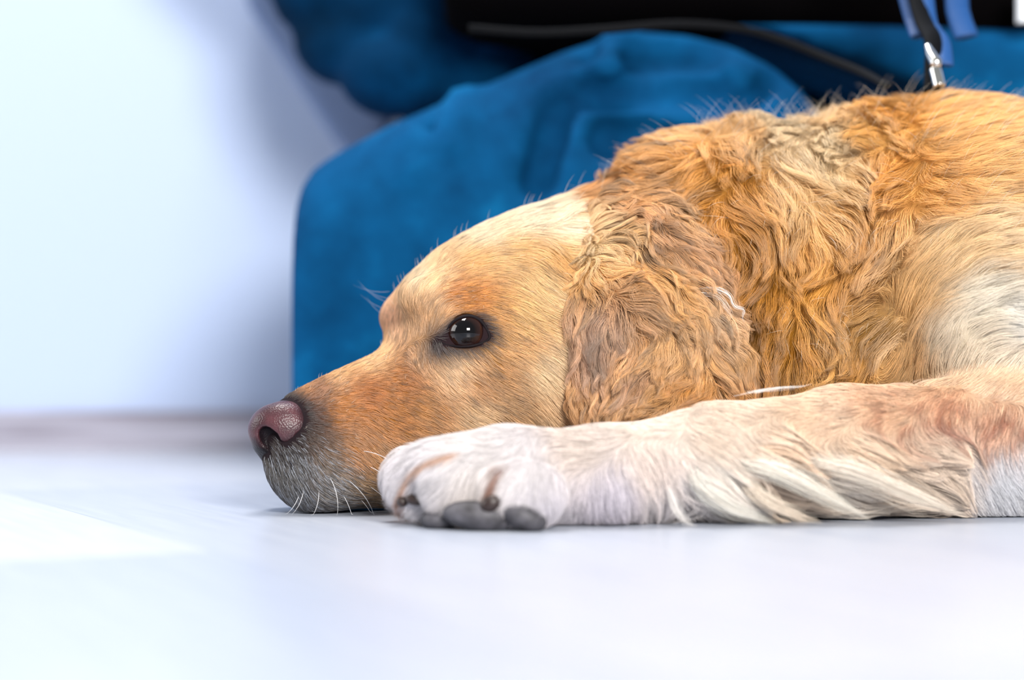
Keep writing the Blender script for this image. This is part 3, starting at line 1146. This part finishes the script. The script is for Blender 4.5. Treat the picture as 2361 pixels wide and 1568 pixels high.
def ellipsoid(name, c, r, mat, parent, rx=0.0, rz=0.0, nu=28, nv=18, clip=None):
    V, F = [], []
    cz, sz, cx, sx = math.cos(rz), math.sin(rz), math.cos(rx), math.sin(rx)
    for i in range(nv + 1):
        th = math.pi * i / nv
        for j in range(nu):
            ph = 2 * math.pi * j / nu
            x, y, z = r[0] * math.sin(th) * math.cos(ph), r[1] * math.sin(th) * math.sin(ph), r[2] * math.cos(th)
            x, z = x * cx - z * sx, x * sx + z * cx
            x, y = x * cz - y * sz, x * sz + y * cz
            V.append((c[0] + x, c[1] + y, max(c[2] + z, 0.0004)))
    for i in range(nv):
        for j in range(nu):
            F.append((i * nu + j, i * nu + nu + j, i * nu + nu + (j + 1) % nu, i * nu + (j + 1) % nu))
    return mesh_obj(name, V, F, mat, parent)


ellipsoid('paw_pad', P(1105, 1190, -0.090), (0.020, 0.010, 0.0085), m_pad, dog, rx=-0.12)
ellipsoid('paw_pad', P(1208, 1192, -0.094), (0.013, 0.009, 0.0075), m_pad, dog, rx=-0.35)
ellipsoid('paw_pad', P(1015, 1198, -0.076), (0.011, 0.010, 0.0065), m_pad, dog)
for px, py, r, tl in ((962, 1152, (.0068, .0045, .0032), -0.1), (1132, 1160, (.0062, .0045, .0044), 0.5), (928, 1156, (.0032, .004, .003), 0)):  # middle entry is no claw: dark blob for the shaded toe gap
    q = hit(g, F_dog, px, py)
    ellipsoid('claw_and_gap', q + np.array([0, -0.0030, 0]), r, m_claw_gap, dog, rx=tl)

# ------------------------------------------------------------------ whiskers
WH = []
for px, py, a0, L in ((835, 1040, 12, 26), (850, 1075, 28, 28), (800, 1105, 35, 30), (760, 1100, 60, 26), (700, 1130, 95, 16),
                      (735, 1130, 88, 18), (690, 1140, 105, 14), (790, 1140, 55, 22), (850, 1120, 30, 30), (880, 1100, 30, 30),
                      (830, 1150, 40, 18)):
    q = hit(g, F_dog, px, py)
    nr = g.grad(F_dog, q[None])[0]
    pts = [q]
    for k in range(9):
        a = math.radians(a0 + k * 5)
        q = q + (np.array([math.cos(a), 0, -math.sin(a)]) * 0.9 + nr * (0.45 - 0.05 * k)) * L / 9000
        q[2] = max(q[2], 0.0008)
        pts.append(q)
    WH.append(pts)
for px, py, a0, L in ((905, 690, 172, 22), (900, 700, 160, 26), (898, 672, 185, 24), (900, 715, 168, 22), (890, 730, 150, 18)):
    q = HP(px, py, -0.03)
    pts = [q]
    for k in range(9):
        a = math.radians(a0 + 0 - k * 4)
        q = q + (np.array([math.cos(a), 0.1, math.sin(a)])) * L / 9000
        pts.append(q)
    WH.append(pts)
WH = np.array(WH, np.float32)
hair_object('whiskers', WH, np.where(np.arange(len(WH)) < 11, 0.00013, 0.00003), np.tile(lin((236, 236, 240)), (len(WH), 1)),
            np.tile((0, -0.8, 0.6), (len(WH), 1)), m_fur, dog)

def tuft(name, path, n, spread, col, parent):
    path = cr(np.array([P(*q) for q in path]), np.linspace(0, 1, 60))
    t0, t1 = rng.uniform(0, 0.35, n), rng.uniform(0.62, 1.0, n)
    k = t0[:, None] + (t1 - t0)[:, None] * np.linspace(0, 1, 12)[None]
    base = path[(k * 59).astype(int)]
    fan = np.interp(k, [0, 0.25, 0.7, 1], [0.45, 1.0, 0.8, 0.25])
    C = base + rng.normal(0, spread, (n, 1, 3)) * fan[:, :, None]
    C = C + rng.normal(0, spread * 0.35, (n, 1, 3)) * (np.sin(k * 9 + rng.uniform(0, 6, (n, 1))))[:, :, None]
    C[:, :, 2] = np.maximum(C[:, :, 2], 0.0006)
    hair_object(name, C, np.full(n, 0.00007), np.clip(lin(col) * rng.normal(1, 0.13, (n, 1)), 0, 0.95), np.tile((-0.2, -0.8, 0.5), (n, 1)),
                m_fur, parent)


tuft('white_lock', [(1600, 668, .010), (1645, 664, .008), (1680, 680, .006), (1693, 705, .006), (1715, 714, .008), (1712, 733, .010),
                    (1724, 752, .014)], 16, 0.0006, (244, 238, 232), ear)
tuft('white_lock', [(1600, 672, .010), (1650, 680, .008), (1680, 715, .007), (1690, 745, .009)], 14, 0.0009, (240, 226, 214), ear)
tuft('white_lock', [(1690, 914, -.040), (1750, 901, -.036), (1800, 893, -.032), (1850, 890, -.028), (1890, 878, -.024)], 12, 0.0006,
     (244, 240, 236), dog)
tuft('feathering', [(1600, 1070, -.064), (1618, 1120, -.070), (1690, 1172, -.068), (1800, 1210, -.060)], 260, 0.0024, (248, 240, 228), dog)
tuft('feathering', [(1540, 1120, -.070), (1556, 1170, -.072), (1578, 1200, -.070), (1610, 1218, -.066)], 74, 0.0013, (244, 238, 234), dog)
tuft('feathering', [(1690, 1062, -.062), (1790, 1085, -.066), (1900, 1140, -.062), (2010, 1200, -.050)], 260, 0.0030, (246, 236, 222), dog)
tuft('feathering', [(1700, 1100, -.064), (1760, 1150, -.068), (1830, 1185, -.064), (1900, 1207, -.056)], 148, 0.0020, (236, 218, 198), dog)
tuft('feathering', [(1860, 1060, -.060), (1980, 1090, -.062), (2120, 1150, -.054), (2240, 1195, -.044)], 198, 0.0030, (240, 226, 210), dog)

# ------------------------------------------------------------------ person behind the dog
def denim_material(name, c0, c1, c2):
    m, nt, b = new_mat(name)
    n1 = noise_node(nt, 9, 5, 0.6)
    r1 = ramp_node(nt, n1.outputs[0], [(0.3, c0), (0.55, c1), (0.75, c2)])
    nt.links.new(r1.outputs[0], b.inputs['Base Color'])
    b.inputs['Roughness'].default_value = 0.85
    b.inputs['Specular IOR Level'].default_value = 0.05
    n2 = noise_node(nt, 900, 2)
    bump(nt, n2.outputs[0], b, 0.3, 0.001)
    return m


m_jeans = denim_material('denim', (2, 46, 82), (5, 73, 119), (14, 108, 162))
m_jacket_gap = simple_mat('black_cloth_and_gap', (4, 3, 4), 0.9, spec=0.03)
m_sleeve = denim_material('navy_cloth', (0, 24, 44), (0, 44, 78), (4, 78, 126))
m_body = simple_mat('skin', (200, 160, 140), 0.6)

gp = Grid((-0.42, 0.215, 0.0), (1.05, 0.70, 0.55), 0.0075)


def d_profile(gr, table, Yc, hy, n=3.0, k=0.02):
    """cloth shape from a side outline: px, top py, bottom py along X at depth Yc"""
    xs, zt, zb = [], [], []
    for px, a, c in table:
        q, r = P(px, a, Yc - 0.8 * hy), P(px, c, Yc - 0.8 * hy)
        xs.append(q[0])
        zt.append(q[2])
        zb.append(r[2])
    X = gr.X + 0 * gr.Y + 0 * gr.Z
    t, b_ = np.interp(X, xs, zt), np.interp(X, xs, zb)
    zc, H = (t + b_) / 2, np.maximum((t - b_) / 2, 0.004)
    q = ((np.abs(gr.Y - Yc) / hy) ** n + (np.abs(gr.Z - zc) / H) ** n) ** (1 / n)
    d = (q - 1) * np.minimum(hy, H)
    e = np.maximum(xs[0] - X, X - xs[-1])
    return smax(d, e, k).astype(np.float32)


J = d_profile(gp, [(672, 405, 1190), (700, 378, 1190), (770, 332, 1190), (900, 265, 1180), (1100, 180, 1170), (1300, 95, 1150),
                   (1420, 56, 1140), (1500, 47, 1140), (1600, 55, 1140), (1700, 80, 1140), (1800, 130, 1140), (1870, 190, 1140),
                   (1960, 320, 1100)], 0.37, 0.095, 3.0, 0.018)
# creases and worn ridges, on the cloth's own surface
J0 = J.copy()


def on_cloth(F, pts, dy):
    return [hit(gp, F, x, y, 1.3) + np.array([0, dy, 0]) for x, y in pts]


for pts, r in (([(1380, 128), (1500, 124), (1640, 122)], .014), ([(1370, 212), (1500, 206), (1650, 205)], .015),
               ([(1400, 318), (1500, 332), (1580, 350)], .015), ([(985, 300), (1035, 350)], .007), ([(1290, 250), (1240, 420)], .013),
               ([(1700, 250), (1790, 190)], .008)):
    J = smax(J, -chain(gp, on_cloth(J0, pts, 0.008), [r] * len(pts), 0.01), 0.010)
for pts, r in (([(1068, 225), (1058, 280), (1045, 335)], .009), ([(955, 320), (955, 400)], .008), ([(1430, 85), (1395, 150)], .008)):
    J = smin(J, chain(gp, on_cloth(J0, pts, 0.004), [r] * len(pts), 0.01), 0.014)
far = chain(gp, [P(600, -340, .56), P(820, -120, .56), P(1033, 89, .55)], [.080, .080, .080], 0.02)
for px, py, Y, r in ((880, 5, .515, .052), (985, 75, .505, .048), (1120, 20, .50, .042), (905, 165, .50, .046), (800, 95, .52, .045),
                     (760, -20, .52, .05), (1010, -40, .50, .05)):
    far = smin(far, d_ell(gp, P(px, py, Y - 0.012), (r, r * .9, r * .85)), 0.004)
J = smin(J, d_profile(gp, [(1670, 60, 68), (1700, 58, 72), (1800, 55, 96), (1900, 55, 136), (2000, 55, 172), (2060, 55, 200),
                           (2361, 60, 330), (2700, 70, 500), (3000, 120, 600)], .50, .15, 5, .006), .004)

person = bpy.data.objects.new('person', None)
link(person)
person.location = (0, 0, 0)
tag(person, 'person in dark blue jeans and black top sitting on the floor behind the dog', 'person')
VJ, QJ = surface_nets(gp, np.pad(J[1:-1, 1:-1, 1:-1], 1, constant_values=0.02))
jeans = mesh_obj('jeans', VJ, QJ, m_jeans, person)

JK = d_profile(gp, [(1020, -400, 40), (1060, -400, 55), (1100, -400, 70), (1400, -400, 80), (1700, -400, 74), (1830, -400, 95),
                    (2000, -400, 112), (2100, -400, 118), (2361, -400, 121), (2700, -400, 135)], .50, .135, 5, .01)
JK = smin(JK, d_profile(gp, [(960, -300, 420), (1500, -300, 420), (2300, -300, 420)], .61, .05, 6, .01), 0.01)  # added black back sheet, stands in for shaded gaps beside the thigh
VS, QS = surface_nets(gp, np.pad(far[1:-1, 1:-1, 1:-1], 1, constant_values=0.02))
mesh_obj('sleeve', VS, QS, m_sleeve, person)['label'] = 'creased navy sleeve'
TL = d_profile(gp, [(560, -300, 0), (640, -300, 125), (700, -300, 220), (760, -300, 312), (830, -300, 400), (900, -300, 420)], .692, .016, 6, .006)  # slab added in place of the sleeve's soft shadow on the wall
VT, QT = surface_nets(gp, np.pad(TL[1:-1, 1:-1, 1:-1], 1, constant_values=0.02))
mesh_obj('wall_shade_slab', VT, QT, simple_mat('wall_shade_grey', (122, 140, 176), 0.9, spec=0.05), person)['label'] = 'grey blue slab standing in for a soft wall shadow'
VK, QK = surface_nets(gp, np.pad(JK[1:-1, 1:-1, 1:-1], 1, constant_values=0.02))
jacket_and_gap = mesh_obj('jacket_and_gap', VK, QK, m_jacket_gap, person)

# ------------------------------------------------------------------ leash
m_strap = simple_mat('black_webbing', (3, 5, 9), 0.7, spec=0.1)
m_blue = simple_mat('blue_webbing', (0, 66, 126), 0.6)
m_metal = simple_mat('chrome', (215, 215, 210), 0.18, 1.0)
leash = bpy.data.objects.new('leash', None)
link(leash)
leash.location = P(2155, 195, 0.13)
tag(leash, 'black and blue dog leash with a chrome clip on the dog\'s back', 'leash')
off = np.array(leash.location)


def ltube(name, pts, rad, mat, **k):
    c = cr(np.array([P(*q) for q in pts]) - off, np.linspace(0, 1, 30))
    return tube(name, c, rad, mat, leash, **k)


ltube('strap', [(2060, -240, .24), (2120, 20, .18), (2150, 90, .155), (2152, 160, .14), (2150, 215, .13)], 0.0062, m_strap, flat=0.35, up=(0, 1, 0))
ltube('strap', [(2030, -240, .25), (2095, 10, .2), (2108, 55, .19), (2118, 85, .18)], 0.0058, m_blue, flat=0.35, up=(0, 1, 0))
ltube('strap', [(2115, -240, .23), (2140, 20, .18), (2155, 70, .165), (2175, 100, .155), (2182, 150, .14)], 0.0050, m_blue, flat=0.35, up=(0, 1, 0))
ltube('strap', [(2200, -240, .25), (2206, -10, .21), (2212, 40, .20), (2228, 85, .19)], 0.0085, m_blue, flat=0.35, up=(0, 1, 0))
ltube('clip', [(2138, 105, .14), (2146, 125, .135), (2158, 145, .13), (2160, 152, .13)], np.interp(np.arange(30), [0, 8, 20, 29], [.0022, .0036, .0044, .0030]), m_metal)
ltube('swivel', [(2156, 160, .13), (2160, 175, .128), (2166, 200, .125)], 0.0042, m_metal)
ltube('handle_loop', [(1080, 66, .262), (1240, 76, .262), (1400, 68, .262), (1560, 56, .262), (1700, 66, .262), (1800, 92, .25), (1900, 132, .23), (1990, 168, .2), (2050, 200, .16)], 0.0032, m_strap, flat=0.4, up=(0, 1, 0))


c = P(2372, 10, .33)
bx = box_obj('white_tab', c - np.array([.0085, .004, .014]), c + np.array([.0085, .004, .014]), simple_mat('white_cloth', (225, 232, 240), 0.7), person)
bx['label'] = 'small white tab'
